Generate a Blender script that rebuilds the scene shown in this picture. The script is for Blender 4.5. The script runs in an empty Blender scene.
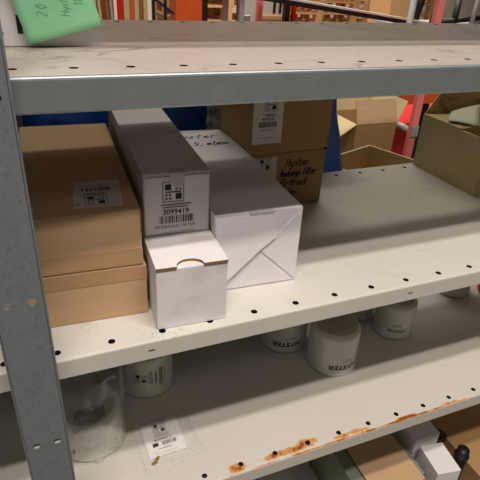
import bpy, bmesh, math, random
from mathutils import Vector, Matrix
random.seed(7)
S = bpy.context.scene
COL = S.collection
# ---------------------------------------------------------------- camera
cd = bpy.data.cameras.new('camera'); cam = bpy.data.objects.new('camera', cd); COL.objects.link(cam)
cd.sensor_width = 36; cd.sensor_fit = 'HORIZONTAL'; cd.lens = 36 * 509.0 / 480; cd.clip_start = .02
cam.matrix_world = Matrix(((0.92475325, 0.1423235, -0.35295246, 0.00625933),
                           (-0.37724979, 0.46501251, -0.80090322, -0.48242257),
                           (0.05013996, 0.8737891, 0.48371334, 0.40265729), (0, 0, 0, 1)))
S.camera = cam
# ---------------------------------------------------------------- light
w = bpy.data.worlds.new('world'); S.world = w; w.use_nodes = True
w.node_tree.nodes['Background'].inputs[0].default_value = (.80, .94, .72, 1)
w.node_tree.nodes['Background'].inputs[1].default_value = .038
def area(name, loc, sx, sy, power, col, rot=(0, 0, 0), spread=180):
    l = bpy.data.lights.new(name, 'AREA'); l.shape = 'RECTANGLE'; l.size = sx; l.size_y = sy
    l.energy = power; l.color = col; l.spread = math.radians(spread)
    o = bpy.data.objects.new(name, l); COL.objects.link(o); o.location = loc; o.rotation_euler = rot
    return o
WARM = (1, .905, .845)
area('aisle_tube_light', (.3, -1.00, 2.6), 2.4, .10, 63, WARM)
area('aisle_tube_light', (.3, -1.30, 2.6), 2.4, .10, 63, WARM)
area('aisle_tube_light', (.3, -2.3, 2.6), 2.4, .5, 9, WARM)  # weak added fill: softens the shade edge and lifts the fronts
area('hall_light', (2.2, 3.6, 3.0), 4, 2.0, 120, WARM, spread=100)
area('hall_light', (1.2, 1.9, 2.4), 2.4, .2, 34, (1, .97, .84))  # unseen fill added over the bench to lift the blue sheeting
area('far_wall_fill', (3.0, 6.0, 3.2), 6, .4, 150, (1, .90, .80), spread=120)  # unseen fill added to brighten the pale back wall
S.view_settings.view_transform = 'Standard'; S.view_settings.look = 'None'
S.view_settings.exposure = -0.10; S.view_settings.gamma = 1
S.view_settings.use_curve_mapping = False

# ---------------------------------------------------------------- materials
def lin(c):
    return tuple((x / 255 / 12.92) if x / 255 <= .04045 else ((x / 255 + .055) / 1.055) ** 2.4 for x in c)
def mat(name, rgb, rough=.6, metal=0, var=.06, scale=25, bump=0, bscale=60, spec=.4, stretch=None):
    m = bpy.data.materials.new(name); m.use_nodes = True
    nt = m.node_tree; N = nt.nodes; L = nt.links
    b = N['Principled BSDF']; b.inputs['Roughness'].default_value = rough; b.inputs['Metallic'].default_value = metal
    b.inputs['Specular IOR Level'].default_value = spec
    c = lin(rgb)
    tc = N.new('ShaderNodeTexCoord'); mp = N.new('ShaderNodeMapping'); L.new(tc.outputs['Object'], mp.inputs[0])
    if stretch: mp.inputs['Scale'].default_value = stretch
    n = N.new('ShaderNodeTexNoise'); n.inputs['Scale'].default_value = scale; n.inputs['Detail'].default_value = 5
    L.new(mp.outputs[0], n.inputs['Vector'])
    r = N.new('ShaderNodeValToRGB'); r.color_ramp.elements[0].position = .3; r.color_ramp.elements[1].position = .7
    r.color_ramp.elements[0].color = tuple(max(0, x * (1 - var)) for x in c) + (1,)
    r.color_ramp.elements[1].color = tuple(min(1, x * (1 + var)) for x in c) + (1,)
    L.new(n.outputs[0], r.inputs[0]); L.new(r.outputs[0], b.inputs['Base Color'])
    m['ramp'] = r.name
    if bump:
        n2 = N.new('ShaderNodeTexNoise'); n2.inputs['Scale'].default_value = bscale; n2.inputs['Detail'].default_value = 3
        L.new(mp.outputs[0], n2.inputs['Vector'])
        bp = N.new('ShaderNodeBump'); bp.inputs['Strength'].default_value = bump; bp.inputs['Distance'].default_value = .002
        L.new(n2.outputs[0], bp.inputs['Height']); L.new(bp.outputs[0], b.inputs['Normal'])
    return m
def overlay(m, rgb, build):
    """mix a second colour over the base colour where build(N, L, texcoord) says"""
    nt = m.node_tree; N = nt.nodes; L = nt.links
    b = N['Principled BSDF']; src = b.inputs['Base Color'].links[0].from_socket
    tc = N.new('ShaderNodeTexCoord'); f = build(N, L, tc.outputs['Object'])
    mx = N.new('ShaderNodeMix'); mx.data_type = 'RGBA'
    L.new(f, mx.inputs[0]); L.new(src, mx.inputs[6]); mx.inputs[7].default_value = lin(rgb) + (1,)
    L.new(mx.outputs[2], b.inputs['Base Color'])
def math_(N, L, op, a, b=None, clamp=False):
    n = N.new('ShaderNodeMath'); n.operation = op; n.use_clamp = clamp
    for i, v in enumerate((a, b)):
        if v is None: continue
        if isinstance(v, (int, float)): n.inputs[i].default_value = v
        else: L.new(v, n.inputs[i])
    return n.outputs[0]
def noise_mask(scale, lo, hi, stretch=(1, 1, 1), amount=1.0, rot=0, detail=6, dist=0):
    def f(N, L, co):
        mp = N.new('ShaderNodeMapping'); mp.inputs['Scale'].default_value = stretch; mp.inputs['Rotation'].default_value = (0, 0, rot)
        L.new(co, mp.inputs[0])
        n = N.new('ShaderNodeTexNoise'); n.inputs['Scale'].default_value = scale; n.inputs['Detail'].default_value = detail
        n.inputs['Distortion'].default_value = dist
        L.new(mp.outputs[0], n.inputs['Vector'])
        mr = N.new('ShaderNodeMapRange'); mr.inputs[1].default_value = lo; mr.inputs[2].default_value = hi; mr.inputs[4].default_value = amount
        L.new(n.outputs[0], mr.inputs[0]); return mr.outputs[0]
    return f

def scratch_mask(scale, width, amount, seed=0.0, gate=(.52, .60)):
    def f(N, L, co):
        mp = N.new('ShaderNodeMapping'); mp.inputs['Location'].default_value = (seed, seed * .7, 0); mp.inputs['Scale'].default_value = (1, 1.7, 1); mp.inputs['Rotation'].default_value = (0, 0, .5)
        L.new(co, mp.inputs[0])
        n = N.new('ShaderNodeTexNoise'); n.inputs['Scale'].default_value = scale; n.inputs['Detail'].default_value = 2; n.inputs['Distortion'].default_value = 1.0
        L.new(mp.outputs[0], n.inputs['Vector'])
        d = math_(N, L, 'ABSOLUTE', math_(N, L, 'SUBTRACT', n.outputs[0], .5))
        mr = N.new('ShaderNodeMapRange'); mr.inputs[1].default_value = width; mr.inputs[2].default_value = 0; mr.inputs[4].default_value = amount
        L.new(d, mr.inputs[0])
        n2 = N.new('ShaderNodeTexNoise'); n2.inputs['Scale'].default_value = scale * .9; n2.inputs['Detail'].default_value = 4
        mp2 = N.new('ShaderNodeMapping'); mp2.inputs['Location'].default_value = (3 + seed, 1, 0); L.new(co, mp2.inputs[0]); L.new(mp2.outputs[0], n2.inputs['Vector'])
        g = N.new('ShaderNodeMapRange'); g.inputs[1].default_value = gate[0]; g.inputs[2].default_value = gate[1]; L.new(n2.outputs[0], g.inputs[0])
        return math_(N, L, 'MULTIPLY', mr.outputs[0], g.outputs[0])
    return f
M = {}
M['shelf'] = mat('painted shelf steel', (206, 203, 193), .36, 0, .03, 5, .02, 120)
overlay(M['shelf'], (120, 98, 88), scratch_mask(11, .010, .35))
overlay(M['shelf'], (176, 160, 142), noise_mask(6, .60, .75, (1, 1.5, 1), .4, .5, 4, 1))
M['shelf_top'] = mat('scuffed painted shelf steel', (190, 181, 172), .38, 0, .03, 5, .02, 120)
overlay(M['shelf_top'], (92, 70, 66), scratch_mask(9, .013, .6, 0, (.46, .56)))
overlay(M['shelf_top'], (104, 80, 72), scratch_mask(17, .012, .5, 5))
overlay(M['shelf_top'], (140, 128, 116), noise_mask(5, .58, .75, (1, 1.5, 1), .5, .5, 4, 1))
M['shelf_rust'] = mat('painted shelf steel with rust', (206, 201, 190), .40, 0, .03, 5, .02, 120)
def rust(N, L, co, lo=.40, hi=.46):
    sx = N.new('ShaderNodeSeparateXYZ'); L.new(co, sx.inputs[0])
    n = N.new('ShaderNodeTexNoise'); n.inputs['Scale'].default_value = 38; n.inputs['Detail'].default_value = 8; n.inputs['Roughness'].default_value = .7
    L.new(co, n.inputs['Vector'])
    out = None
    # worn patches: centre x, centre y, half length, half width
    for cx, cy, hl, hw in ((.236, -.005, .022, .012), (.325, -.004, .066, .009), (.362, .000, .030, .012), (.447, -.008, .046, .007),
                           (.56, -.0115, .03, .0045), (.66, -.0115, .03, .0045), (.80, -.012, .10, .005), (.50, -.0135, .4, .0018)):
        dx = math_(N, L, 'DIVIDE', math_(N, L, 'SUBTRACT', sx.outputs[0], cx), hl)
        dy = math_(N, L, 'DIVIDE', math_(N, L, 'SUBTRACT', sx.outputs[1], cy), hw)
        d = math_(N, L, 'ADD', math_(N, L, 'MULTIPLY', dx, dx), math_(N, L, 'MULTIPLY', dy, dy))
        g = math_(N, L, 'SUBTRACT', 1.0, math_(N, L, 'MULTIPLY', d, .6), True)
        out = g if out is None else math_(N, L, 'MAXIMUM', out, g)
    v = math_(N, L, 'MULTIPLY', out, n.outputs[0])
    v = math_(N, L, 'MULTIPLY', v, math_(N, L, 'GREATER_THAN', sx.outputs[2], -.0035))
    mr = N.new('ShaderNodeMapRange'); mr.inputs[1].default_value = lo; mr.inputs[2].default_value = hi
    L.new(v, mr.inputs[0]); return mr.outputs[0]
overlay(M['shelf_rust'], (206, 148, 88), lambda N, L, co: rust(N, L, co, .325, .39))
overlay(M['shelf_rust'], (140, 74, 34), lambda N, L, co: rust(N, L, co, .45, .51))
M['zinc'] = mat('galvanised steel', (134, 141, 146), .5, .45, .06, 60, .02, 160)
overlay(M['zinc'], (104, 110, 114), noise_mask(260, .52, .66, (1, 1, .6), .4))
M['zinc_beam'] = mat('galvanised beam', (156, 163, 166), .38, .6, .06, 45, .03, 160)
M['card'] = mat('brown cardboard', (196, 162, 124), .8, 0, .05, 12, .05, 300, .2, (1, 1, 4))
M['card2'] = mat('darker kraft cardboard', (172, 136, 92), .8, 0, .06, 12, .05, 300, .2)
M['card3'] = mat('yellowish kraft cardboard', (214, 192, 142), .8, 0, .06, 12, .05, 300, .2)
M['card3s'] = mat('stained kraft cardboard', (202, 178, 130), .8, 0, .08, 12, .05, 300, .2)
overlay(M['card3s'], (110, 84, 56), noise_mask(22, .56, .64, (1, 1, 1), .6))
M['card_edge'] = mat('corrugated edge', (140, 100, 66), .9, 0, .3, 400, 0)
M['seam'] = mat('dark gap brown', (70, 48, 30), .9)
M['tape'] = mat('brown packing tape', (184, 146, 106), .32, 0, .06, 30, .2, 40, .5)
M['white_card'] = mat('white cardboard', (228, 224, 222), .7, 0, .03, 8, .05, 200, .25)
overlay(M['white_card'], (150, 140, 132), noise_mask(13, .52, .75, (1, 1, 2.5), .45))
M['white_card2'] = mat('smooth white cardboard', (230, 226, 226), .6, 0, .02, 8, .03, 200, .25)
M['tab'] = mat('frosted sticker', (205, 200, 196), .45, 0, .04, 30)
M['paper'] = mat('label paper', (226, 222, 218), .55, 0, .02, 20)
M['paper_green'] = mat('pale greenish sheet', (218, 220, 190), .6, 0, .03, 20)
M['paper_dim'] = mat('greyish label paper', (205, 202, 192), .55, 0, .03, 20)
M['ink'] = mat('black print', (22, 20, 20), .6, 0, 0)
M['grey_ink'] = mat('grey print', (110, 105, 102), .6, 0, 0)
M['marker'] = mat('black marker', (26, 22, 22), .6, 0, 0)
M['pencil'] = mat('pencil', (120, 196, 146), .8, 0, .1)
M['sticky'] = mat('green sticky note', (158, 232, 178), .75, 0, .02, 15)
M['filter'] = mat('white filter enamel', (214, 214, 204), .28, 0, .03, 12, 0, 60, .5)
M['filter_top'] = mat('filter top plate', (176, 172, 158), .36, 0, .06, 25, .1, 40)
M['black'] = mat('black plastic', (24, 24, 24), .45, 0, .1)
M['black_metal'] = mat('black painted metal', (28, 28, 30), .45, 0, .1)
M['hole_shade'] = mat('dark hole shade', (34, 31, 29), .7, 0, .1)  # near-black that paints the shade inside the punched holes
M['brass'] = mat('brass', (196, 150, 70), .3, .8, .05)
M['blue'] = mat('blue plastic sheeting', (42, 96, 200), .3, 0, .25, 6, .9, 14, .6)
M['orange'] = mat('orange painted steel', (222, 92, 38), .45, 0, .05)
M['red'] = mat('red plastic', (205, 30, 22), .4, 0, .08)
M['salmon'] = mat('red rack paint lit pink', (242, 132, 128), .45, 0, .04)  # red paint with the pinkish light on it put into the colour
M['wood'] = mat('pallet wood', (206, 160, 112), .8, 0, .15, 20, .1, 60, .2, (1, 6, 6))
M['wall'] = mat('pale warehouse wall', (232, 214, 200), .8, 0, .03, 3)
M['floor'] = mat('grey concrete floor', (140, 134, 126), .6, 0, .08, 4, .05, 40)
M['pale_grey'] = mat('pale grey painted steel', (205, 206, 196), .45, 0, .03)
M['grey'] = mat('grey painted steel', (170, 172, 168), .45, .2, .05)
M['green_card'] = mat('greenish grey board', (128, 136, 118), .7, 0, .05, 12)
M['teal'] = mat('dark teal paint', (30, 62, 66), .5, 0, .05)
M['brownbox'] = mat('brown board', (150, 96, 56), .8, 0, .1)
M['tan'] = mat('tan board', (196, 176, 130), .8, 0, .1)
def clear_mat(name, lo, hi, bump, bs, tint=(1, 1, 1, 1), rough=.08):
    m = bpy.data.materials.new(name); m.use_nodes = True; nt = m.node_tree; N = nt.nodes; L = nt.links
    N.remove(N['Principled BSDF']); out = N['Material Output']
    t = N.new('ShaderNodeBsdfTransparent'); t.inputs[0].default_value = tint
    g = N.new('ShaderNodeBsdfPrincipled'); g.inputs['Base Color'].default_value = (.85, .84, .8, 1); g.inputs['Roughness'].default_value = rough
    tc = N.new('ShaderNodeTexCoord')
    n = N.new('ShaderNodeTexNoise'); n.inputs['Scale'].default_value = bs; n.inputs['Detail'].default_value = 5; n.inputs['Distortion'].default_value = .4
    L.new(tc.outputs['Object'], n.inputs['Vector'])
    bp = N.new('ShaderNodeBump'); bp.inputs['Strength'].default_value = bump; bp.inputs['Distance'].default_value = .004
    L.new(n.outputs[0], bp.inputs['Height']); L.new(bp.outputs[0], g.inputs['Normal'])
    mr = N.new('ShaderNodeMapRange'); mr.inputs[1].default_value = .42; mr.inputs[2].default_value = .68
    mr.inputs[3].default_value = lo; mr.inputs[4].default_value = hi
    L.new(n.outputs[0], mr.inputs[0])
    mx = N.new('ShaderNodeMixShader'); L.new(mr.outputs[0], mx.inputs[0]); L.new(t.outputs[0], mx.inputs[1]); L.new(g.outputs[0], mx.inputs[2])
    L.new(mx.outputs[0], out.inputs[0]); return m
M['clear'] = clear_mat('clear plastic film', .06, .50, 1, 34)
M['clear_seam'] = clear_mat('clear bag seam', .12, .35, .5, 50)
M['clear_flat'] = clear_mat('clear zip bag film', .03, .16, .6, 50)

# ---------------------------------------------------------------- mesh helpers
def obj(name, bm, m, parent=None, smooth=False):
    me = bpy.data.meshes.new(name)
    bmesh.ops.recalc_face_normals(bm, faces=bm.faces[:]) if len(bm.faces) else None
    bm.to_mesh(me); bm.free()
    for x in (m if isinstance(m, (list, tuple)) else [m]): me.materials.append(M[x])
    if smooth:
        for p in me.polygons: p.use_smooth = True
    o = bpy.data.objects.new(name, me); COL.objects.link(o)
    if parent: o.parent = parent
    return o
def thing(name, label, cat, loc=(0, 0, 0), rotz=0, group=None, rot=None):
    o = bpy.data.objects.new(name, None); COL.objects.link(o); o.empty_display_size = .05
    o.location = loc; o.rotation_euler = rot or (0, 0, math.radians(rotz))
    return tag(o, label, cat, group)
def tag(o, label, cat, group=None):
    o['label'] = label; o['category'] = cat
    if group: o['group'] = group
    return o
def struct(name, bm, m):
    o = obj(name, bm, m); o['kind'] = 'structure'; return o
def bx(bm, x0, x1, y0, y1, z0, z1, mi=0, bevel=0):
    vs = [bm.verts.new((x, y, z)) for x in (x0, x1) for y in (y0, y1) for z in (z0, z1)]
    fs = []
    for q in ((0, 1, 3, 2), (4, 6, 7, 5), (0, 4, 5, 1), (2, 3, 7, 6), (0, 2, 6, 4), (1, 5, 7, 3)):
        f = bm.faces.new([vs[i] for i in q]); f.material_index = mi; fs.append(f)
    if bevel:
        es = list({e for f in fs for e in f.edges})
        bmesh.ops.bevel(bm, geom=es, offset=bevel, segments=2, affect='EDGES', profile=.6)
    return bm
def B(*a, **k): return bx(bmesh.new(), *a, **k)
def prism(bm, pts, n, mi=0):
    """extrude polygon pts (3d) by vector n"""
    a = [bm.verts.new(p) for p in pts]; b = [bm.verts.new(Vector(p) + Vector(n)) for p in pts]
    k = len(pts)
    for f in (bm.faces.new(a), bm.faces.new(b[::-1])): f.material_index = mi
    for i in range(k):
        bm.faces.new((a[i], b[i], b[(i + 1) % k], a[(i + 1) % k])).material_index = mi
    return bm
def tube(bm, p, q, r, seg=12, mi=0, r2=None):
    p, q = Vector(p), Vector(q); d = q - p; L = d.length
    mt = Matrix.Translation((p + q) / 2) @ d.to_track_quat('Z', 'Y').to_matrix().to_4x4()
    res = bmesh.ops.create_cone(bm, cap_ends=True, segments=seg, radius1=r, radius2=r if r2 is None else r2, depth=L, matrix=mt)
    for f in {f for v in res['verts'] for f in v.link_faces}: f.material_index = mi
    return bm
def lathe(bm, prof, seg=64, mi=0, c=(0, 0)):
    rings = []
    for r, z in prof:
        if r < 1e-6: rings.append([bm.verts.new((c[0], c[1], z))])
        else: rings.append([bm.verts.new((c[0] + r * math.cos(2 * math.pi * i / seg), c[1] + r * math.sin(2 * math.pi * i / seg), z)) for i in range(seg)])
    for a, b in zip(rings, rings[1:]):
        for i in range(seg):
            j = (i + 1) % seg
            q = [a[i % len(a)], a[j % len(a)], b[j % len(b)], b[i % len(b)]]
            u = [];  [u.append(v) for v in q if v not in u]
            if len(u) > 2: bm.faces.new(u).material_index = mi
    return bm

# text: flat glyph meshes in the XY plane appended to a bmesh through a mapping function
def add_text(bm, s, h, fmap, mi=0, bold=0.0, shear=0, width=None):
    cu = bpy.data.curves.new('t', 'FONT'); cu.body = s; cu.size = 1; cu.offset = bold; cu.shear = shear; cu.resolution_u = 2
    o = bpy.data.objects.new('t', cu); COL.objects.link(o)
    dg = bpy.context.evaluated_depsgraph_get(); dg.update()
    me = bpy.data.meshes.new_from_object(o.evaluated_get(dg))
    bpy.data.objects.remove(o); bpy.data.curves.remove(cu)
    xs = [v.co.x for v in me.vertices]; ys = [v.co.y for v in me.vertices]
    if not xs: return
    x0, x1, y0, y1 = min(xs), max(xs), min(ys), max(ys)
    k = h / .7; kx = k if width is None else width / (x1 - x0)
    vs = [bm.verts.new(fmap((v.co.x - x0) * kx, (v.co.y) * k)) for v in me.vertices]
    for p in me.polygons:
        try: bm.faces.new([vs[i] for i in p.vertices]).material_index = mi
        except ValueError: pass
    bpy.data.meshes.remove(me)
def rect(bm, x0, x1, y0, y1, fmap, mi=0, n=1):
    for i in range(n):
        a = x0 + (x1 - x0) * i / n; b = x0 + (x1 - x0) * (i + 1) / n
        bm.faces.new([bm.verts.new(fmap(*q)) for q in ((a, y0), (b, y0), (b, y1), (a, y1))]).material_index = mi
# hand lettering
G = {'H': [[(0, 0), (.08, 1)], [(.5, 0), (.55, 1)], [(.03, .5), (.55, .55)]],
     'y': [[(0, .55), (.12, .12), (.32, .12), (.42, .55)], [(.42, .55), (.3, -.25), (.05, -.35)]],
     's': [[(.36, .5), (.15, .55), (.08, .38), (.32, .22), (.25, .03), (0, .03)]],
     't': [[(.2, .95), (.14, .1), (.3, .02)], [(0, .6), (.38, .64)]],
     'e': [[(.02, .3), (.36, .34), (.3, .55), (.1, .52), (.03, .2), (.18, .02), (.38, .08)]],
     'r': [[(.03, .55), (.03, 0)], [(.03, .35), (.15, .52), (.36, .54)]],
     'A': [[(0, 0), (.25, 1), (.5, 0)], [(.1, .4), (.45, .4)]],
     'n': [[(.02, .5), (.02, 0)], [(.02, .35), (.2, .52), (.33, .4), (.36, 0)]],
     'd': [[(.36, .4), (.15, .5), (.02, .25), (.12, .02), (.34, .12)], [(.4, 1), (.36, 0)]],
     'i': [[(.1, .5), (.1, 0)], [(.1, .72), (.12, .78)]],
     'g': [[(.36, .45), (.12, .5), (.04, .22), (.2, .05), (.36, .25)], [(.38, .5), (.34, -.25), (.05, -.3)]],
     'f': [[(.42, .95), (.2, .95), (.14, 0)], [(0, .5), (.35, .53)]],
     'l': [[(.1, 1), (.08, .05), (.18, 0)]],
     'E': [[(.45, 1), (.05, .97), (.02, 0), (.45, .03)], [(.04, .5), (.38, .53)]],
     '-': [[(.05, .4), (.4, .43)]], ' ': [],
     'u': [[(.02, .5), (.05, .08), (.22, .02), (.34, .15), (.36, .5)], [(.36, .5), (.38, 0)]],
     'c': [[(.34, .45), (.12, .5), (.03, .22), (.15, .02), (.36, .06)]],
     'k': [[(.05, 1), (.03, 0)], [(.36, .55), (.05, .25), (.38, 0)]],
     'U': [[(.02, .9), (.05, .15), (.25, 0), (.42, .15), (.46, .9)]],
     'm': [[(.02, .5), (.02, 0)], [(.02, .35), (.15, .5), (.25, .35), (.25, 0)], [(.25, .35), (.4, .5), (.5, .35), (.5, 0)]],
     '5': [[(.42, .9), (.1, .9), (.06, .55), (.35, .5), (.35, .1), (.02, .05)]],
     ',': [[(.14, .08), (.06, -.2)]],
     'o': [[(.2, .5), (.04, .28), (.15, .03), (.36, .15), (.34, .42), (.2, .5)]],
     '2': [[(.05, .8), (.25, .98), (.42, .75), (.05, .05), (.5, .05)]],
     '0': [[(.25, .98), (.05, .5), (.22, .02), (.42, .45), (.25, .98)]],
     '1': [[(.08, .75), (.22, 1), (.22, 0)]], '7': [[(.02, .95), (.42, .95), (.15, 0)]]}
def ink_line(bm, pts, wd, fmap, mi=0):
    for (ax, ay), (bx_, by) in zip(pts, pts[1:]):
        d = math.hypot(bx_ - ax, by - ay) or 1e-6
        ux, uy = (bx_ - ax) / d * wd * .4, (by - ay) / d * wd * .4; nx, ny = -(by - ay) / d * wd / 2, (bx_ - ax) / d * wd / 2
        bm.faces.new([bm.verts.new(fmap(*q)) for q in ((ax - ux + nx, ay - uy + ny), (ax - ux - nx, ay - uy - ny), (bx_ + ux - nx, by + uy - ny), (bx_ + ux + nx, by + uy + ny))]).material_index = mi
def hand(bm, s, x, y, h, wd, fmap, mi=0, slant=.12, step=1.25):
    for ch in s:
        st = G.get(ch, [])
        for l in st: ink_line(bm, [(x + (px + slant * py) * h * step, y + py * h) for px, py in l], wd, fmap, mi)
        wdt = max([p[0] for l in st for p in l], default=.25)
        x += (wdt + .16) * h * step
    return x
# printed parts label.  u right, v up, in metres; fmap(u, v, layer)
def logo(bm, x, y, s, f, mi=0):
    t = s * .03
    for a in ((x, x + s, y, y + t), (x, x + s, y + s - t, y + s), (x, x + t, y, y + s), (x + s - t, x + s, y, y + s)): rect(bm, *a, f, mi)
    q = s * .29
    rect(bm, x + s * .12, x + s * .12 + q, y + s * .59, y + s * .59 + q, f, mi)
    rect(bm, x + s * .60, x + s * .60 + q, y + s * .12, y + s * .12 + q, f, mi)
    for ox, oy in ((.60, .59), (.12, .12)):
        for i in (0, 1):
            for j in (0, 1):
                a = x + s * (ox + i * .19); b = y + s * (oy + j * .19)
                rect(bm, a, a + s * .10, b, b + s * .06, f, mi)
                rect(bm, a + s * (.0 if i else .05), a + s * (.05 if i else .10), b - s * .0, b + s * .11, f, mi)
    rect(bm, x + s * .14, x + s * .86, y + s * .47, y + s * .52, f, mi)
def barcode(bm, x, y, wd, h, f, seed=1, mi=0):
    r = random.Random(seed); c = 0
    while c < wd - wd * .02:
        a = wd * r.choice((.012, .012, .024, .036)); g = wd * r.choice((.014, .02, .03))
        rect(bm, x + c, x + min(c + a, wd), y, y + h, f, mi); c += a + g
def part_label(name, parent, W, H, f, number='', sub='', plain='paper', seed=1, lay='tall', blank=False):
    """f(u, v, lift) -> local point"""
    bm = bmesh.new()
    if not blank:
        prism(bm, [f(0, 0, 0), f(W, 0, 0), f(W, H, 0), f(0, H, 0)], Vector(f(0, 0, .0003)) - Vector(f(0, 0, 0)))
    g = lambda u, v: f(u, v, .0006)
    if lay == 'tall':
        s = W * .42; logo(bm, W * .40 - s * .1, H * .70, s, g, 1) if H > W else logo(bm, W * .36, H * .58, W * .27, g, 1)
    if H > W:
        rect(bm, W * .33, W * .72, H * .625, H * .64, g, 2); rect(bm, W * .4, W * .72, H * .595, H * .607, g, 2)
        add_text(bm, number, H * .055, lambda u, v: g(u + W * .3, v + H * .51), 1, .01, width=W * .42)
        barcode(bm, W * .2, H * .36, W * .6, H * .12, g, seed, 1)
        add_text(bm, sub, H * .035, lambda u, v: g(u + W * .27, v + H * .29), 1, width=W * .42)
        rect(bm, W * .2, W * .78, H * .13, H * .138, g, 2)
    return obj(name, bm, [plain, 'ink', 'grey_ink'], parent)

# ---------------------------------------------------------------- building
struct('floor', B(-3, 9, -4, 8, -1.15, -1.05), 'floor')
struct('wall_back', B(-3, 9, 7.6, 7.75, -1.05, 3.6), 'wall')

# ---------------------------------------------------------------- shelving rack
def plate(x0, x1, yf, yb, lip, pitch, ix, name, m, parent, xoff=0, rear=0, lipmat=None):
    """folded steel shelf: sheet with a row of punched holes near the front and rear edge, rounded lips"""
    bm = bmesh.new(); R = .0044; SEG = 16; half = .010
    def hole_row(yc):
        cells = []
        k = math.ceil((x0 - xoff) / pitch + .2); first = k
        xs = []
        while xoff + k * pitch < x1 - .012: xs.append(xoff + k * pitch); k += 1
        edges = [x0] + [(a + b) / 2 for a, b in zip(xs, xs[1:])] + [x1]
        for i, cx in enumerate(xs):
            a, b = edges[i], edges[i + 1]
            hv, ov = [], []
            for j in range(SEG):
                t = 2 * math.pi * (j + .5) / SEG
                c, s = math.cos(t), math.sin(t)
                hv.append((cx + R * c, yc + R * s))
                # project on the cell rectangle
                rx = (b - cx) if c > 0 else (cx - a); k2 = min(rx / abs(c) if abs(c) > 1e-6 else 9, half / abs(s) if abs(s) > 1e-6 else 9)
                ov.append([cx + k2 * c, yc + k2 * s])
            # snap the nearest outer points to the corners
            for qx, qy in ((b, yc + half), (a, yc + half), (a, yc - half), (b, yc - half)):
                j = min(range(SEG), key=lambda j: (ov[j][0] - qx) ** 2 + ((ov[j][1] - qy) * 3) ** 2 + (0 if (ov[j][0] - cx) * (qx - cx) > 0 and (ov[j][1] - yc) * (qy - yc) > 0 else 1))
                ov[j] = [qx, qy]
            H = [bm.verts.new((p[0], p[1], 0)) for p in hv]; O = [bm.verts.new((p[0], p[1], 0)) for p in ov]
            H2 = [bm.verts.new((p[0], p[1], -.0035)) for p in hv]
            for j in range(SEG):
                n = (j + 1) % SEG
                bm.faces.new((H[j], O[j], O[n], H[n])); bm.faces.new((H2[j], H[j], H[n], H2[n])).material_index = 1  # hole walls coloured dark to paint the shade inside
    yf_h, yb_h = 0 if not rear else rear[0], yb - .024
    for q in (yf_h, yb_h): hole_row(q)
    def strip(a, b): 
        bm.faces.new([bm.verts.new(v) for v in ((x0, a, 0), (x1, a, 0), (x1, b, 0), (x0, b, 0))])
    strip(yf + .003, yf_h - half); strip(yf_h + half, yb_h - half); strip(yb_h + half, yb - .003)
    def fold(yedge, sgn, target):
        pr = [(yedge + sgn * .003, 0), (yedge + sgn * .0015, -.0004), (yedge + sgn * .0004, -.0015), (yedge, -.003)]
        pr += [(yedge, -lip + .002), (yedge + sgn * .002, -lip), (yedge + sgn * .052, -lip), (yedge + sgn * .052, -lip + .004)]
        cols = [[target.verts.new((x, y, z)) for y, z in pr] for x in (x0, x1)]
        for i in range(len(pr) - 1):
            f = target.faces.new((cols[0][i], cols[1][i], cols[1][i + 1], cols[0][i + 1])); f.smooth = False
    bf = bmesh.new() if lipmat else bm
    fold(yf, 1, bf); fold(yb, -1, bm)
    for x in (x0, x1):       # end flanges
        bm.faces.new([bm.verts.new(v) for v in ((x, yf + .003, 0), (x, yb - .003, 0), (x, yb - .003, -lip + .003), (x, yf + .003, -lip + .003))])
    bx(bm, x0 + .002, x1 - .002, .045, yb_h - .045, -.0022, -.0016)
    o = obj(name, bm, [m, 'hole_shade'], parent); o.location = (0, 0, ix)
    bs = bmesh.new()
    for q in (0, yb_h):
        bx(bs, x0 + .003, x1 - .003, max(q - .014, yf + .003), min(q + .042, yb - .003), -.0075, -.0068)
        bx(bs, x0 + .003, x1 - .003, min(q + .042, yb - .003) - .001, min(q + .042, yb - .003), -.0068, -.0024)
    obj('hole_backing', bs, 'hole_shade', o)  # added dark backing under the hole rows so the holes read black
    if lipmat: obj('front_lip', bf, lipmat, o)
    return o
rack = thing('shelving_rack', 'grey galvanised steel shelving rack with pale painted perforated shelves', 'shelving rack', (0, 0, -1.05))
def up(z): return z + 1.05
XR = 1.30
plate(-.024, XR, -.015, .416, .0285, .0612, up(0), 'shelf', 'shelf', rack)
plate(-.024, XR, -.015, .416, .0285, .0606, up(-.301), 'shelf', 'shelf_rust', rack, xoff=.1819)
plate(-.024, XR, -.034, .366, .0305, .05, up(.3114), 'shelf', 'shelf_top', rack, xoff=.1004, lipmat='zinc_beam')
plate(-.024, XR, -.034, .366, .0305, .05, up(.62), 'shelf', 'shelf_top', rack, xoff=.1004, lipmat='zinc_beam')
plate(-.024, XR, -.015, .416, .0285, .0606, up(-.72), 'shelf', 'shelf', rack, xoff=.1819)
for z in (0, -.301, -.72):
    plate(-1.0, -.0275, -.015, .416, .0285, .0612, up(z), 'shelf', 'shelf', rack, xoff=-.055)
plate(-1.0, -.0275, -.034, .366, .0305, .05, up(.3114), 'shelf', 'shelf_top', rack, xoff=-.055, lipmat='zinc_beam')
# punched slots in the middle shelf's lip
for x in (.105, .4898):
    obj('lip_slot', B(x - .004, x + .004, -.0156, -.0148, up(-.0137), up(-.0127)), 'seam', rack)
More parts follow.
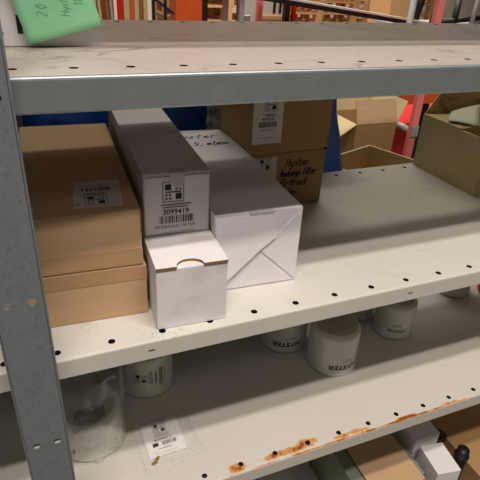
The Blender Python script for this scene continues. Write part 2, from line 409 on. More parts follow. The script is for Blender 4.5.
# posts: C section, perforated front face
def post(yface, depth, x0, x1, sgn):
    bm = bmesh.new(); t = .002
    zs = []
    z = .1055 - .1935 * 8
    while z < .95: zs.append(z); z += .1935
    hx = (x0 + .0115, x1 - .0105); r = .0042; SEG = 16
    zb0, zt0 = -1.05, .95
    # face plates: a front and a back skin joined round every hole
    for y in (yface, yface + sgn * t):
        last = zb0
        for z in zs:
            h = .012
            if z - h < zb0 or z + h > zt0: continue
            bm.faces.new([bm.verts.new(v) for v in ((x0, y, last), (x1, y, last), (x1, y, z - h), (x0, y, z - h))]); last = z + h
            mid = (hx[0] + hx[1]) / 2
            for cx, a, b in ((hx[0], x0, mid), (hx[1], mid, x1)):
                O, Hh = [], []
                for j in range(SEG):
                    tt = 2 * math.pi * (j + .5) / SEG; c, s = math.cos(tt), math.sin(tt)
                    rx = (b - cx) if c > 0 else (cx - a); k2 = min(rx / abs(c), h / abs(s))
                    O.append([cx + k2 * c, z + k2 * s]); Hh.append((cx + r * c, z + r * s))
                for qx, qz in ((b, z + h), (a, z + h), (a, z - h), (b, z - h)):
                    j = min((j for j in range(SEG) if (O[j][0] - cx) * (qx - cx) > 0 and (O[j][1] - z) * (qz - z) > 0), key=lambda j: (O[j][0] - qx) ** 2 + (O[j][1] - qz) ** 2)
                    O[j] = [qx, qz]
                Ov = [bm.verts.new((p[0], y, p[1])) for p in O]; Hv = [bm.verts.new((p[0], y, p[1])) for p in Hh]
                H2 = [bm.verts.new((p[0], yface + sgn * t, p[1])) for p in Hh] if y == yface else None
                for j in range(SEG):
                    n = (j + 1) % SEG
                    bm.faces.new((Hv[j], Ov[j], Ov[n], Hv[n]))
                    if H2: bm.faces.new((H2[j], Hv[j], Hv[n], H2[n]))
        bm.faces.new([bm.verts.new(v) for v in ((x0, y, last), (x1, y, last), (x1, y, zt0), (x0, y, zt0))])
    ya, yb_ = sorted((yface, yface + sgn * depth))
    bx(bm, x0 - .0015, x0 + .0005, ya, yb_, zb0, zt0); bx(bm, x1 - .0005, x1 + .0015, ya, yb_, zb0, zt0)
    for v in bm.verts: v.co.z += 1.05
    return obj('post', bm, 'zinc', rack)
post(-.0465, .030, -.0475, -.0035, 1)
post(.4500, .030, -.0475, -.0035, -1)
p3 = post(-.0465, .030, XR + .002, XR + .046, 1)
post(.4500, .030, XR + .002, XR + .046, -1)
# pressed tabs in the two lower post holes
for x, z in ((-.036, -.088), (-.014, -.088)):
    obj('punched_tab', B(x - .003, x + .003, -.0475, -.0455, up(z - .0036), up(z - .0008)), 'grey', rack)

# ---------------------------------------------------------------- cardboard boxes
def carton(name, label, W, D, H, loc, rotz, m='card', tape=None, group=None, cat='cardboard box'):
    t = thing(name, label, cat, loc, rotz, group)
    bm = B(0, W, 0, D, 0, H, bevel=.0012)
    obj('body', bm, m, t)
    return t
FR = lambda y0: (lambda u, v, l: None)
def front_map(x0, z0, y=0): return lambda u, v, l=0: (x0 + u, y - .0003 - l, z0 + v)
def top_map(x0, y0, z): return lambda u, v, l=0: (x0 + u, y0 + v, z + .0002 + l)

# left stack of two brown boxes
YAW = -2.8
t = carton('cardboard_box', 'brown cardboard box at far left of the middle shelf, under another of its size', .1395, .345, .0716, (-.0245, .0485, .0004), YAW)
obj('tape', B(-.0004, .1399, -.0005, .0002, .052, .0712), 'tape', t)
t = carton('cardboard_box', 'brown cardboard box with a white sticker on its lid, top of the left stack', .1358, .345, .0745, (-.0245, .0483, .0730), YAW)
obj('tape', B(-.0004, .1362, -.0005, .0002, .002, .024), 'tape', t)
bm = B(.1346, .1362, -.0006, .006, .045, .0735)
obj('staple_edge', bm, 'card_edge', t)
# upside-down label on the lid: print map turned by 180 degrees
LW, LH = .0555, .078
def lf(u, v, l=0, r=math.radians(-3.0)):
    uu, vv = LW - u, LH - v
    return (.0635 + uu * math.cos(r) - vv * math.sin(r), .0155 + uu * math.sin(r) + vv * math.cos(r), .0747 + l)
bm = bmesh.new()
prism(bm, [lf(0, 0), lf(LW, 0), lf(LW, LH), lf(0, LH)], (0, 0, .0003))
g = lambda u, v: lf(u, v, .0006)
logo(bm, LW * .30, LH * .58, .026, g, 1)
rect(bm, LW * .3, LW * .8, LH * .53, LH * .55, g, 1); rect(bm, LW * .35, LW * .75, LH * .49, LH * .505, g, 1)
add_text(bm, '4051751', .010, lambda u, v: g(u + LW * .20, v + LH * .28), 1, .03, width=LW * .62)
rect(bm, LW * .22, LW * .8, LH * .19, LH * .205, g, 2)
rect(bm, LW * .86, LW * .98, LH * .86, LH * .89, g, 2)
obj('label', bm, ['paper_dim', 'ink', 'grey_ink'], t)

# lower long white box (its end faces the front edge) with thumb notch
t = thing('white_box', 'small white corrugated box with a thumb notch and brown raw edge, under the labelled one', 'box', (.1172, .0026, .0004), -2.8)
W, D, H = .0872, .33, .0885
bm = B(0, W, 0, D, 0, H - .0035, bevel=.0012)
obj('body', bm, 'white_card', t)
bm = bmesh.new()
n = 14; cx = W * .47; rr = .0165
pts = [(W, -.0015, H - .0033), (W, D, H - .0033), (0, D, H - .0033), (0, -.0015, H - .0033), (cx - rr - .004, -.0015, H - .0033)]
pts += [(cx - rr * math.cos(math.pi * i / n), -.0015 + rr * .85 * math.sin(math.pi * i / n), H - .0033) for i in range(n + 1)]
pts += [(cx + rr + .004, -.0015, H - .0033)]
prism(bm, pts, (0, 0, .0033))
for f in bm.faces:
    if abs(f.normal.z) < .5 and f.calc_center_median().y < .03 and 0.002 < f.calc_center_median().x < W - .002: f.material_index = 1
bm.normal_update()
for f in bm.faces:
    c = f.calc_center_median()
    f.material_index = 1 if (abs(f.normal.z) < .5 and c.y < .03 and .002 < c.x < W - .002) else 0
obj('lid', bm, ['white_card', 'card_edge'], t)

# upper long white box with printed front
t = thing('white_box', 'long white box with printed logo, barcode and number on its end, topmost of its stack', 'box', (.1228, .0795, .0893), -2.8)
W, D, H = .0835, .36, .0835
obj('body', B(0, W, 0, D, 0, H, bevel=.001), 'white_card', t)
obj('front_panel', B(.0015, W - .0015, -.0016, .001, .0015, H - .0045, bevel=.0006), 'white_card2', t)
fm = front_map(0, 0, -.0016)
bm = bmesh.new(); g = lambda u, v: fm((u - .0425) * 1.14 + .0415, (v - .035) * 1.14 + .0400, .0003)
sx = .0255
logo(bm, .0265, .0400, .0235, g, 0)
def tilt(u, v): return g(u, v)
rect(bm, .0235, .0585, .0362, .0375, g, 1); rect(bm, .0265, .0545, .0332, .0345, g, 1)
add_text(bm, '3099419', .0062, lambda u, v: g(u + .0265, v + .0252), 0, .015, width=.029)
barcode(bm, .0215, .0145, .040, .009, g, 3, 0)
add_text(bm, 'HYDRAULIC FILTER', .0034, lambda u, v: g(u + .0170, v + .0088), 0, .004, width=.046)
rect(bm, .026, .062, .0030, .0034, g, 1)
obj('printed_label', bm, ['ink', 'grey_ink'], t)
bm = bmesh.new()
tw = .0095; cx = .0415
pts = [(cx - tw, .0, 0), (cx + tw, .0, 0)]
pr_ = [(cx - tw, -.0030, H + .0006), (cx - tw, -.0030, H - .010)] + [(cx - tw * math.cos(math.pi * i / 8), -.0030, H - .010 - tw * .8 * math.sin(math.pi * i / 8)) for i in range(1, 8)] + [(cx + tw, -.0030, H - .010), (cx + tw, -.0030, H + .0006)]
prism(bm, pr_, (0, .0006, 0)); bx(bm, cx - tw, cx + tw, -.0030, .013, H + .0001, H + .0007)
obj('closing_tab', bm, 'tab', t)

# big white box to the right
t = thing('white_box', 'wide white box with triangular folded end flaps and handwriting on the back of its top', 'box', (.2080, .0577, .0004), YAW - .1)
W, D, H = .1235, .355, .1168
obj('body', B(0, W, 0, D, 0, H, bevel=.0015), 'white_card2', t)
def fp(*q, y=-.0001): return [(a * W, y, b * H) for a, b in q]
bm = bmesh.new(); prism(bm, [(x_, -.0006 - .007 * (1 - z_ / H) , z_) for x_, _, z_ in fp((.01, .97), (.01, .05), (.53, .53), (.70, .66), (.70, .965))], (0, -.0012, 0)); obj('end_flap', bm, 'white_card2', t)
bm = bmesh.new(); prism(bm, fp((.99, .97), (.72, .69), (.52, .50), (.99, .03)), (0, -.0013, 0)); obj('end_flap', bm, 'white_card2', t)
bm = bmesh.new(); prism(bm, fp((.06, .02), (.50, .48), (.94, .02)), (0, -.0008, 0)); obj('end_flap', bm, 'white_card2', t)
obj('tape', B(W * .38, W * .66, -.0030, .004, H * .975, H + .0006), 'tab', t)
bm = bmesh.new(); g = lambda u, v: (u, v, H + .0004)
hand(bm, 'Hyster', .010, .305, .022, .0019, g, 0, .35, 1.15)
hand(bm, '5,', .042, .266, .019, .0020, g, 0, .3, 1.1)
x = hand(bm, 'elem', .066, .266, .018, .0026, g, 0, .3, 1.1)
obj('handwriting', bm, 'marker', t)

# rear stack of two kraft boxes
t = carton('cardboard_box', 'dark kraft box with black handwriting and a half hidden label, bottom of the rear stack', .158, .128, .1052, (.3475, .2787, .0004), 1.5, 'card2')
f = front_map(.001, .020, -.0004)
part_label('label', t, .056, .080, f, '4097437', 'FILTER', 'paper_dim', 5)
bm = bmesh.new(); g = lambda u, v: (u, -.0008, v)
hand(bm, 'Hyster', .075, .0790, .0135, .0020, g, 0, .2, 1.05)
hand(bm, 'Andnings filter', .066, .0600, .0130, .0023, g, 0, .2, .80)
hand(bm, 'El-truck', .067, .0410, .0140, .0023, g, 0, .2, 1.0)
hand(bm, 'Uden', .070, .0215, .0145, .0023, g, 0, .2, 1.0)
obj('handwriting', bm, 'marker', t)
t = carton('cardboard_box', 'kraft box with a tall white printed barcode label, top of the rear stack', .162, .128, .1060, (.3440, .2780, .1068), 1.0, 'card2')
part_label('label', t, .0555, .080, front_map(.0085, .0195, -.0004), '4097437', 'AIR FILTER', 'paper', 6)
obj('shadow_gap_strip', B(.155, .1624, -.0006, .128, -.001, .003), 'seam', t).name = 'shadow_gap'  # dark strip painting the shadow gap between the two stacked boxes

# open kraft box at the right
t = thing('cardboard_box', 'half open yellowish kraft box with a loose sheet on top, right on the middle shelf', 'cardboard box', (.8285, .2155, .0004), 0)
W, D, H, th = .30, .190, .116, .004
bm = bmesh.new()
bx(bm, 0, th, 0, D, 0, H); bx(bm, W - th, W, 0, D, 0, H); bx(bm, th, W - th, 0, th, 0, H); bx(bm, th, W - th, D - th, D, 0, H); bx(bm, th, W - th, th, D - th, 0, th)
obj('body', bm, 'card3', t)
def quad(bm, pts, thick=.003, mi=0):
    a, b, c = [Vector(p) for p in pts[:3]]; n = (b - a).cross(c - a).normalized() * thick
    return prism(bm, pts, n, mi)
bm = bmesh.new(); quad(bm, [(0, 0.075, H), (.15, .085, H + .001), (.15, D - .006, H + .002), (0, D - .002, H)]); obj('side_flap', bm, 'card3s', t)
bm = bmesh.new(); quad(bm, [(0, D, H), (W, D, H), (W - .14, D + .022, H + .056), (.055, D + .018, H + .050)]); obj('rear_flap', bm, 'card3s', t)
bm = bmesh.new(); quad(bm, [(.01, 0, H), (W, 0, H), (W, .07, H - .05), (.02, .07, H - .05)]); obj('front_flap', bm, 'card3', t)
bm = bmesh.new()
pts = [[None] * 7 for _ in range(6)]
for i in range(6):
    for j in range(7):
        u, v = i / 5, j / 6
        A_, B_, C_, D_ = Vector((.003, .118, .1245)), Vector((.060, .172, .129)), Vector((.158, .188, .139)), Vector((.040, .068, .122))
        x, y, z = A_ * (1 - u) * (1 - v) + D_ * u * (1 - v) + C_ * u * v + B_ * (1 - u) * v
        z += .0012 * math.sin(v * 7 + u * 3) - .004 * v
        pts[i][j] = bm.verts.new((x, y, z))
for i in range(5):
    for j in range(6): bm.faces.new((pts[i][j], pts[i + 1][j], pts[i + 1][j + 1], pts[i][j + 1]))
o = obj('paper_sheet', bm, 'paper_green', None, True); o.location = (.8285, .2155, .0004)
sm = o.modifiers.new('s', 'SOLIDIFY'); sm.thickness = .0006
tag(o, 'crumpled off-white sheet lying on the open kraft box', 'paper')

# ---------------------------------------------------------------- top shelf box and sticky note
ZT = .3114
t = thing('white_box', 'white box on the top shelf behind the green sticky note', 'box', (-.060, .1155, ZT + .0004), 0)
obj('body', B(0, .1422, 0, .16, 0, .10, bevel=.001), 'white_card2', t)
bm = bmesh.new(); g = lambda u, v: (u, -.0006, v)
for q in ((.0705, .0), (.0705, .03)): pass
rect(bm, .0700, .0750, .0125, .030, g, 0)
add_text(bm, 'FILTER', .0175, lambda u, v: g(u + .002, v + .0125), 0, .02, width=.055)
obj('print', bm, 'ink', t)
bm = bmesh.new()
NX = 10; s = .0762; a = math.radians(14.2); ux = Vector((math.cos(a), 0, math.sin(a))); vz = Vector((-math.sin(a), 0, math.cos(a)))
o0 = Vector((.0190, .1120, .3153))
def note(u, v, l=0):
    y = -.0015 - .007 * (1 - v / s) ** 2 - .0010 * math.sin(u * 60)
    return o0 + ux * u + vz * v + Vector((0, y - l, 0))
gr = [[bm.verts.new(note(s * i / NX, s * j / NX)) for j in range(NX + 1)] for i in range(NX + 1)]
for i in range(NX):
    for j in range(NX): bm.faces.new((gr[i][j], gr[i + 1][j], gr[i + 1][j + 1], gr[i][j + 1]))
t = thing('sticky_note', 'mint green sticky note with faint handwriting stuck on the top shelf box', 'sticky note', (0, 0, 0))
o = obj('sheet', bm, 'sticky', t, True); sm = o.modifiers.new('s', 'SOLIDIFY'); sm.thickness = .0003
bm = bmesh.new()
# lines run upwards along the sheet (the note hangs a quarter turned)
g = lambda u, v: note(.076 - v - .028, u, .0006)
def rot_map(x0, z0, ang): 
    c, s_ = math.cos(ang), math.sin(ang)
    return lambda u, v: note(x0 + u * c - v * s_, z0 + u * s_ + v * c, .0007)
hand(bm, '20', .0, .0, .011, .0007, rot_map(.027, .020, math.radians(75)), 0, .1, .9)
hand(bm, 'Hyster', .0, .0, .009, .0006, rot_map(.048, .016, math.radians(78)), 0, .1, .75)
hand(bm, '117', .0, .0, .009, .0006, rot_map(.064, .022, math.radians(78)), 0, .1, .9)
obj('handwriting', bm, 'pencil', t)

# ---------------------------------------------------------------- oil filters on the lower shelf
ZB = -.3010 + .0004
def filter_can(label, x, y, r, h, ang=0, text=True, paper=False, wrapped=False, small=False, m='filter', grp='white oil filters on the lower shelf'):
    t = thing('oil_filter', label, 'oil filter', (x, y, ZB), 0, grp)
    prof = [(0, 0), (r - .004, 0), (r - .001, .0015), (r, .004), (r, .0065), (r - .0012, .008), (r - .0012, h - .012), (r - .002, h - .006), (r - .005, h - .002), (r - .009, h)]
    obj('canister', lathe(bmesh.new(), prof, 72), m, t, True)
    obj('end_plate', lathe(bmesh.new(), [(r - .009, h), (r - .012, h - .0006), (r - .016, h - .0016), (r * .35, h - .0010), (0, h - .0008)], 64), 'filter_top', t, True)
    R = r - .0012 + .0003
    def cyl(a0, z0, up_=1):
        return lambda u, v: ((R) * math.cos(a0 + up_ * u / R), (R) * math.sin(a0 + up_ * u / R), z0 + up_ * v)
    bm = bmesh.new()
    if text:      # the can stands on its head, so the print reads upside down
        m_ = cyl(math.radians(ang), .0275, -1)
        wt = .039 if small else .061
        add_text(bm, 'HYSTER', .0068 if small else .0105, m_, 0, .03, .12, width=wt)
        for k in range(2): 
            rect(bm, .010, .034 - k * .006, -.008 - k * .0035, -.0092 - k * .0035, m_, 1, 6)
        obj('printed_name', bm, ['ink', 'grey_ink'], t)
    elif paper:   # side label, print turned a quarter
        a0 = math.radians(ang)
        mm = lambda u, v: ((R + .0002) * math.cos(a0 + 1.3 * u / R), (R + .0002) * math.sin(a0 + 1.3 * u / R), .014 + 1.3 * v)
        f2 = lambda u, v: mm(u, v)
        logo(bm, 0, .018, .017, f2, 0)
        for k, (a, b) in enumerate(((.020, .0012), (.023, .0012))): rect(bm, a, a + b, .016, .038, f2, 1)
        # barcode, quarter turned
        rr2 = random.Random(4); c = 0
        while c < .030:
            q = rr2.choice((.0008, .0014, .002)); rect(bm, .034, .0395, .010 + c, .010 + c + q, f2, 0, 3); c += q + rr2.choice((.0009, .0015))
        add_text(bm, '1336285', .0035, lambda u, v: f2(.031 - v, .016 + u), 0, .01, width=.020)
        rect(bm, .0425, .0435, .012, .040, f2, 1)
        obj('printed_label', bm, ['ink', 'grey_ink'], t)
    else: bm.free()
    return t
filter_can('white oil filter with upside-down black name, nearest one in the middle of the lower shelf', .506, .163, .0492, .095, -58)
filter_can('white oil filter in shade, left behind the nearest middle one', .444, .256, .0500, .092, -74)
filter_can('white oil filter right of the nearest middle one, with small black name', .690, .208, .0430, .086, -92, small=True)
filter_can('white oil filter mostly hidden between the two middle ones', .652, .294, .0450, .090, -60, text=False)
filter_can('white oil filter farthest right on the lower shelf, just under the lip', .936, .290, .0430, .088, -60, text=False)
filter_can('white oil filter with a sideways barcode print, behind the plastic wrapped one', .145, .231, .0500, .092, -126, text=False, paper=True)
t = filter_can('white oil filter wrapped in crinkled clear plastic, beside the steel post', .031, .133, .0515, .0735, -125)
bm = bmesh.new()
def capf(u, v): return (u - .028, -.036 + v, .0735 - .0004)
prism(bm, [capf(.004, .010), capf(.012, .003), capf(.028, 0), capf(.044, .003), capf(.052, .010), capf(.050, .030), capf(.006, .030)], (0, 0, .0003), 0)
gg = lambda u, v: (capf(u, v)[0], capf(u, v)[1], .0735 + .0004)
for k in range(4): rect(bm, .010 + k * .001, .046 - (k % 2) * .006, .008 + k * .006, .0098 + k * .006, gg, 1)
obj('top_label', bm, ['grey_ink', 'ink'], t)
bm = bmesh.new()
n = 72; rows = 26; rg = random.Random(5)
ph = [rg.uniform(0, 6.3) for _ in range(8)]
prev = None
for j in range(rows + 1):
    v = j / rows; ring = []
    for i in range(n):
        a = 2 * math.pi * i / n
        rr = .0545 + .0016 * math.sin(5 * a + ph[0] + 6 * v) + .0013 * math.sin(11 * a + ph[1] - 9 * v) + .0010 * math.sin(17 * a + 14 * v + ph[2]) * v
        rr += .0010 * math.sin(7 * a - 22 * v + ph[3])
        z = .001 + v * .150
        if v > .86: rr *= 1 - (v - .86) * .8 * (.6 + .4 * math.sin(3 * a + ph[4]))
        ring.append(bm.verts.new((rr * math.cos(a), rr * math.sin(a), z + .004 * math.sin(4 * a + ph[5]) * v)))
    if prev:
        for i in range(n): bm.faces.new((prev[i], prev[(i + 1) % n], ring[(i + 1) % n], ring[i]))
    prev = ring
obj('plastic_wrap', bm, 'clear', t, True)

# zip bag with printed card
t = thing('parts_bag', 'flat clear zip bag with a white printed card, lying at front of the lower shelf', 'plastic bag', (0, 0, ZB))
bm = bmesh.new()
nx, ny = 22, 22; cor = [Vector((.0985, .027)), Vector((.199, .041)), Vector((.190, .140)), Vector((.093, .134))]
rg = random.Random(2)
for side in (0, 1):
    g_ = []
    for i in range(nx + 1):
        row = []
        for j in range(ny + 1):
            u, v = i / nx, j / ny
            p = cor[0] * (1 - u) * (1 - v) + cor[1] * u * (1 - v) + cor[2] * u * v + cor[3] * (1 - u) * v
            e = min(u, 1 - u, v, 1 - v); puff = min(1, e * 6)
            z = (.0045 * puff + .0010 * math.sin(u * 19 + v * 5) * puff + .0007 * math.sin(v * 31 - u * 9) * puff + .0004) if side else .0002
            row.append(bm.verts.new((p.x, p.y, z)))
        g_.append(row)
    for i in range(nx):
        for j in range(ny): bm.faces.new((g_[i][j], g_[i + 1][j], g_[i + 1][j + 1], g_[i][j + 1]))
obj('plastic_film', bm, 'clear_flat', t, True)
bm = bmesh.new()
for a_, b_ in zip(cor, cor[1:] + cor[:1]):
    mid_ = sum(cor, Vector((0, 0))) / 4
    ia, ib = a_ + (mid_ - a_) * .045, b_ + (mid_ - b_) * .045
    prism(bm, [(p.x, p.y, .0006) for p in (a_, b_, ib, ia)], (0, 0, .0003))
obj('seam', bm, 'clear_seam', t)
CW, CH = .0620, .0690
def cf(u, v, l=0): return (.1095 + u, .0555 + v + .0022 * u / CW, .0010 + l + .0002)
bm = bmesh.new(); prism(bm, [cf(0, 0), cf(CW, 0), cf(CW, CH), cf(0, CH)], (0, 0, .0004))
g = lambda u, v: cf(u, v, .0007)
logo(bm, .0175, .044, .022, g, 1)
rect(bm, .016, .043, .0400, .0412, g, 2); rect(bm, .018, .041, .0372, .0382, g, 2)
add_text(bm, '4209517', .005, lambda u, v: g(u + .014, v + .0295), 1, .015, width=.030)
barcode(bm, .026, .0190, .024, .008, g, 9, 1)
rect(bm, .010, .020, .0190, .0270, g, 2); rect(bm, .0115, .0185, .0205, .0255, g, 0)
rect(bm, .018, .040, .0130, .0142, g, 2)
rect(bm, .010, .048, .0058, .0062, g, 2)
obj('printed_card', bm, ['paper', 'ink', 'grey_ink'], t)
bm = bmesh.new()
tube(bm, (.1135, .0445, .0025), (.1235, .0555, .0025), .0020, 10); tube(bm, (.1135, .0445, .0025), (.1110, .0475, .0025), .0016, 8); tube(bm, (.116, .0505, .0025), (.1205, .0475, .0025), .0030, 8)
obj('brass_fitting', bm, 'brass', t)

# ---------------------------------------------------------------- boxes on the shelf below
ZL = -.72 + .0004
t = carton('cardboard_box', 'plain brown cardboard box on the lowest visible shelf, left of the white ones', .1275, .30, .14, (.5790, .02, ZL), -1, 'card')
t = carton('cardboard_box', 'narrow olive grey carton standing left of the plain brown box below', .030, .30, .14, (.5450, .02, ZL), -1, 'green_card', cat='box')
t = carton('cardboard_box', 'greenish grey carton squeezed between brown box and white ones below', .0125, .25, .13, (.7090, .035, ZL), -1, 'green_card', cat='box')
t = carton('white_box', 'small bright white box in front on the lowest visible shelf', .058, .075, .16, (.7250, .006, ZL), -9, 'white_card2', cat='box')
t = carton('white_box', 'small white box in shade behind the bright one below', .070, .080, .17, (.7310, .089, ZL), 0, 'white_card2', cat='box')
t = carton('cardboard_box', 'large dim brown carton at the right of the shelf below', .36, .36, .085, (.872, .004, ZL), -1, 'card2')
o = thing('black_hose', 'black plastic fittings and hose lying between white box and brown carton', 'hose', (.836, .055, ZL))
bm = bmesh.new()
prevp = None
for i in range(30):
    a = i / 29 * math.pi * 5; p = (.0 + .014 * math.cos(a), .045 + .03 * math.sin(a * .37) + .05 * i / 29, .012 + .125 * i / 29)
    if prevp: tube(bm, prevp, p, .0075, 8)
    prevp = p
obj('tube', bm, 'black', o, True)
bm = tube(bmesh.new(), (0, -.012, .0), (0, -.012, .150), .014, 16); tube(bm, (0, -.012, .128), (0, -.012, .134), .017, 16)
obj('fitting', bm, 'black', o, True)

# ---------------------------------------------------------------- things behind the rack
# blue plastic covered bale on a neighbouring stand
def blob(bm, x0, x1, y0, y1, z0, z1, tl, tr, rg, nx=26, nz=14, amp=.016):
    """draped block: front, top and sides as one crumpled skin"""
    def P(u, v):
        # u along x over 3 faces (side, front, side); v bottom->top then over the top
        xl = x0 + tl * min(v, 1); xr = x1 - tr * max(0, min(v, 1) - .62)
        if u < .25: x, y = xl, y1 + (y0 - y1) * u / .25
        elif u > .75: x, y = xr, y0 + (y1 - y0) * (u - .75) / .25
        else: x, y = xl + (xr - xl) * (u - .25) / .5, y0
        z = z0 + (z1 - z0) * min(v, 1)
        if v > 1: k = v - 1; x = x + ((x0 + x1) / 2 - x) * k * .9; y = y + ((y0 + y1) / 2 - y) * k * .9
        w_ = amp * (math.sin(x * 37 + z * 12) * .5 + math.sin(x * 71 - z * 43) * .3 + math.sin(z * 60 + x * 19) * .35)
        return (x + w_ * .3, y + w_ * (1 if u > .2 else .3), z + w_ * .2)
    V = [[bm.verts.new(P(i / nx, 1.6 * j / nz)) for j in range(nz + 1)] for i in range(nx + 1)]
    for i in range(nx):
        for j in range(nz): bm.faces.new((V[i][j], V[i + 1][j], V[i + 1][j + 1], V[i][j + 1]))
    return bm
t = thing('covered_bale', 'bale wrapped in shiny blue plastic sheeting behind the middle shelf', 'wrapped bale', (0, 0, -.5495))
obj('plastic_sheet', blob(bmesh.new(), -.30, .708, .485, .95, .006, .78, .0, .205, random.Random(1), 90, 40), 'blue', t, True)
bm = bmesh.new()
V = []
for i in range(13):
    V.append([bm.verts.new((.338 + .036 * i / 12 + .003 * math.sin(j), .472 - .004 * math.sin(i * 1.9 + j * .8) - .003 * math.sin(j * 1.7), .52 + .26 * j / 24)) for j in range(25)])
for i in range(12):
    for j in range(24): bm.faces.new((V[i][j], V[i + 1][j], V[i + 1][j + 1], V[i][j + 1]))
M['film'] = mat('whitish highlight film', (190, 205, 225), .15, 0, .5, 60, 1.0, 45, .8)  # whitish streaks paint the silvery highlights on the blue sheeting
obj('highlight_film', bm, 'film', t, True)
# low table carrying the bale and the open boxes
t = thing('steel_bench', 'low steel bench behind the rack carrying bale and boxes', 'bench', (0, 0, -1.05))
obj('bench_top', B(-.32, 1.25, .47, 1.17, .46, .4995), 'grey', t)
for x in (-.30, 1.20):
    for y in (.49, 1.12): obj('leg', B(x, x + .03, y, y + .03, 0, .46), 'grey', t)

# open carton, corner turned to us
def open_box(name, label, loc, rz, W, D, H, m, flaps, th=.004):
    t = thing(name, label, 'cardboard box', loc, rz)
    bm = bmesh.new()
    bx(bm, 0, th, 0, D, 0, H); bx(bm, W - th, W, 0, D, 0, H); bx(bm, th, W - th, 0, th, 0, H); bx(bm, th, W - th, D - th, D, 0, H); bx(bm, th, W - th, th, D - th, 0, th)
    obj('body', bm, m, t)
    for side, length, ang, mm in flaps:      # ang: 0 = upright, 90 = folded out flat
        a = math.radians(ang); h, o_ = length * math.cos(a), length * math.sin(a)
        q = {'front': [(0, 0, H), (W, 0, H), (W, -o_, H + h), (0, -o_, H + h)],
             'back': [(0, D, H), (W, D, H), (W, D + o_, H + h), (0, D + o_, H + h)],
             'left': [(0, 0, H), (0, D, H), (-o_, D, H + h), (-o_, 0, H + h)],
             'right': [(W, 0, H), (W, D, H), (W + o_, D, H + h), (W + o_, 0, H + h)]}[side]
        bm = bmesh.new(); quad(bm, q, .003); obj('flap', bm, mm, t)
    return t
open_box('cardboard_box', 'open brown carton with raised flaps seen beyond the shelf, right of blue sheeting', (1.051, .950, -.55), -1, .165, .19, .472, 'card2',
         [('front', .082, -20, 'card'), ('left', .11, 122, 'card3'), ('right', .08, 22, 'card3'), ('back', .12, 5, 'card3')])
open_box('cardboard_box', 'empty open tan carton in front of the raised flap one', (.8455, .478, -.55), 20, .250, .245, .457, 'card3', [], .006)
# kraft stack further back
open_box('cardboard_box', 'tan carton behind the raised flap one, only its top edge showing', (.90, 1.20, -1.05), 3, .40, .3, 1.02, 'card3', [('back', .12, 10, 'card3'), ('front', .08, 5, 'card2')])

# red pallet rack across the gap
t = thing('pallet_rack', 'red pallet rack frame with pink-lit post and steel brace beyond the shelf', 'pallet rack', (0, 0, -1.05))
obj('post', B(1.335, 1.364, 1.0, 1.018, 0, 2.4), 'salmon', t)
obj('rear_post', tube(bmesh.new(), (1.346, 1.14, 0), (1.346, 1.14, 1.5), .012), 'grey', t, True)
bm = tube(bmesh.new(), (1.346, 1.022, .915), (1.346, 1.13, .915), .012); 
obj('brace', bm, 'grey', t, True)
obj('clamp', B(1.333, 1.366, .994, 1.0, .895, .935), 'grey', t)
obj('beam', B(1.42, 3.2, 1.30, 1.35, .93, 1.04), 'orange', t)
t = thing('red_container', 'large red plastic container standing behind the pale post', 'container', (0, 0, -1.05))
obj('bin', B(1.70, 3.3, 1.6, 2.3, 0, .72, bevel=.01), 'red', t)
obj('rim', B(1.68, 3.32, 1.58, 2.32, .715, .75), 'red', t)
obj('black_post', B(1.735, 1.77, 1.40, 1.44, 0, 1.15), 'black_metal', tag_parent := thing('black_stanchion', 'black steel upright right of the pale rack post', 'post', (0, 0, -1.05))).name = 'upright'
obj('foot', B(1.69, 1.81, 1.36, 1.48, 0, .01), 'black_metal', tag_parent)

# far side of the hall, seen over the top shelf
def board(x0, x1, y, h, m, label, th=.03):
    o = obj('upright_board', B(x0, x1 - .003, y, y + th, 0, h), m); o.location = (0, 0, -1.05)
    return tag(o, label, 'board', 'boards leaning together across the hall')
xs = [(.624, .662, 'red', 'red edged board standing at left of the row across the hall'),
      (.662, .700, 'tan', 'first tan board right of the red one'), (.700, .728, 'orange', 'orange board in the row across the hall'),
      (.728, .760, 'tan', 'second tan board, right of the orange board'), (.760, .785, 'brownbox', 'thin brown board in the row across the hall'),
      (.785, .815, 'tan', 'last tan board beside the black bars')]
for a, b, m_, lab in xs: board(a, b, 3.0, 1.9, m_, lab)
t = thing('parts_stand', 'dark stand with slanting tubes and offcuts beyond the green note', 'stand', (0, 3.0, -1.05))
obj('back_panel', B(.30, .62, .12, .15, 0, 1.7), 'brownbox', t)
rg = random.Random(3)
for i in range(9):
    x = .36 + .03 * i
    obj('offcut', tube(bmesh.new(), (x, .0, .7), (x + rg.uniform(-.06, .03), .09, 1.55), .009, 8), rg.choice(['black', 'grey', 'red', 'tan', 'brownbox']), t)
t = thing('bar_frame', 'black metal frame with two uprights and a slanting bar, before the pale wall', 'frame', (0, 3.04, -1.05))
for x in (.860, .938): obj('upright', B(x - .009, x + .009, 0, .02, 0, 2.0), 'black_metal', t)
obj('diagonal_bar', tube(bmesh.new(), (.83, .01, 1.225), (1.02, .01, 1.095), .009, 8), 'black_metal', t)
t = thing('orange_pillar', 'orange painted steel column across the hall, over the top shelf', 'column', (0, 3.0, -1.05))
obj('column', B(.995, 1.173, 0, .16, 0, 2.6), 'orange', t)
obj('base_plate', B(.95, 1.21, -.04, .20, 0, .015), 'black_metal', t)
for x0, x1, y, lab in ((1.186, 1.212, 3.0, 'thin black post directly right of the orange column'), (1.432, 1.462, 3.0, 'thin black post right of the stacked pallets'), (1.785, 1.822, 3.0, 'black post beside the dark teal one across the hall')):
    o = obj('black_post', B(x0, x1, y, y + .04, 0, 2.4), 'black_metal'); o.location = (0, 0, -1.05); tag(o, lab, 'post')
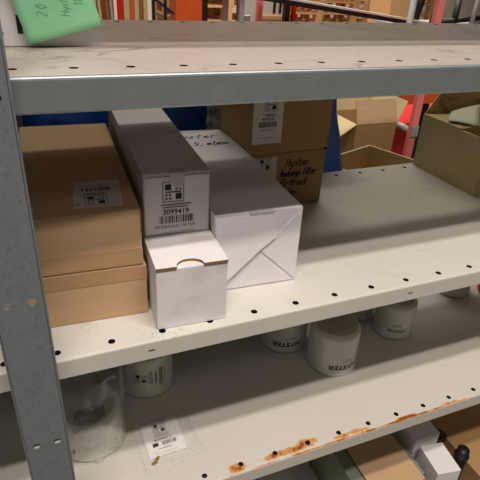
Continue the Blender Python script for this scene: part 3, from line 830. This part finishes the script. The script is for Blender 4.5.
o = obj('teal_post', B(1.826, 1.850, 3.05, 3.09, 0, 2.4), 'teal'); o.location = (0, 0, -1.05); tag(o, 'dark teal post between black and red posts across the hall', 'post')
o = obj('red_post', B(1.852, 1.872, 3.0, 3.04, 0, 2.4), 'red'); o.location = (0, 0, -1.05); tag(o, 'thin red post left of the far brown pallets', 'post')
o = obj('pink_post', B(1.578, 1.612, 3.0, 3.04, 0, 2.4), 'salmon'); o.location = (0, 0, -1.05); tag(o, 'thin pink post left of the grey cabinet across the hall', 'post')
def pallet(name, x, y, z, W=1.2, D=.8, bm=None):
    bm = bmesh.new()
    for i in range(5): yy = i * (D - .1) / 4; bx(bm, 0, W, yy, yy + .1, .122, .144)
    for i in range(3):
        xx = i * (W - .1) / 2; bx(bm, xx, xx + .1, 0, D, .100, .121); bx(bm, xx, xx + .1, 0, D, 0, .022)
        for j in range(3): yy = j * (D - .1) / 2; bx(bm, xx, xx + .1, yy, yy + .1, .022, .100)
    return bm
base = None
ORD = ['lowest', 'second lowest', 'third', 'fourth', 'fifth', 'sixth', 'seventh', 'eighth', 'ninth', 'tenth']
def stack(x, y, n, lab, grp, z0=-1.05):
    global base
    for k in range(n):
        if base is None: o = base = obj('pallet', pallet('p', 0, 0, 0), 'wood')
        else: o = base.copy(); COL.objects.link(o)
        o.location = (x + random.uniform(-.02, .02), y, z0 + k * .1445)
        tag(o, (('topmost ' if k == n - 1 else ORD[k] + ' from the floor, ') + lab), 'pallet', grp)
stack(1.55, 5.0, 10, 'wooden pallet stacked between two black posts', 'pallets stacked between black posts')
stack(3.25, 6.0, 8, 'wooden pallet stacked behind the sloping track', 'pallets stacked behind the sloping beam')
stack(4.6, 6.0, 9, 'wooden pallet in the far right stack', 'pallets stacked far right')
t = thing('grey_cabinet', 'grey brown cabinet with dark slots and a wooden sill, across the hall', 'cabinet', (0, 3.3, -1.05))
obj('body', B(1.70, 1.93, 0, .4, 0, 1.6), 'paper_dim', t)
obj('sill', B(1.69, 1.94, -.02, 0, 1.06, 1.085), 'wood', t)
for x in (1.835, 1.885): obj('slot', B(x, x + .02, -.004, .001, 1.10, 1.30), 'black', t)
t = thing('grey_roll', 'small pale roll standing beside the grey cabinet', 'roll', (1.60, 3.25, -1.05))
obj('sheet_roll', tube(bmesh.new(), (0, 0, 0), (0, 0, 1.09), .03, 16), 'grey', t)
# sloping grey beam (inclined roller track)
t = thing('inclined_track', 'pale grey sloping track running down to the right across the hall', 'conveyor', (0, 2.5, -1.05))
bm = bmesh.new(); a, b = Vector((1.20, 0, 1.302)), Vector((2.70, 0, 1.128))
prism(bm, [a, b, b + Vector((0, 0, -.030)), a + Vector((0, 0, -.030))], (0, .46, 0)); obj('track', bm, 'pale_grey', t)
bm = bmesh.new(); prism(bm, [a + Vector((0, -.002, -.012)), b + Vector((0, -.002, -.012)), b + Vector((0, -.002, -.038)), a + Vector((0, -.002, -.038))], (0, .01, 0)); obj('side_rail', bm, 'black_metal', t)
for x in (2.62,): 
    for y in (.01, .27): obj('leg', B(x, x + .03, y, y + .03, 0, 1.10), 'grey', t)
for y in (.01, .27): obj('leg', B(1.24, 1.27, y, y + .03, 0, 1.26), 'grey', t)
# right-hand far clutter
o = obj('wooden_crate', B(4.05, 4.48, 4.8, 5.2, 0, 1.22, bevel=.005), 'wood'); o.location = (0, 0, -1.05); tag(o, 'orange toned wooden crate above the sloping track', 'crate')
t = thing('machine', 'black machine with struts and pipes at far right across the hall', 'machine', (0, 3.6, -1.05))
obj('body', B(3.40, 4.5, .1, .6, 0, .98), 'grey', t)
bm = bmesh.new(); tube(bm, (3.42, 0, .98), (3.50, 0, 1.4), .035); tube(bm, (3.60, 0, .9), (3.78, 0, 1.5), .03); tube(bm, (3.40, 0, 1.3), (3.80, 0, 1.25), .04)
tube(bm, (3.72, 0, 1.02), (4.4, 0, 1.08), .025); tube(bm, (3.9, .0, .9), (3.9, 0, 1.22), .03); tube(bm, (3.98, .0, .98), (4.4, 0, 1.02), .02)
obj('strut', bm, 'black', t, True)
obj('pipe', tube(bmesh.new(), (4.06, -.05, .9), (4.12, -.05, 1.6), .022), 'grey', t, True)

filter_can('red oil filter at the right end of the lower shelf, just under the lip', 1.036, .240, .0450, .090, -60, text=False, m='red', grp=None)
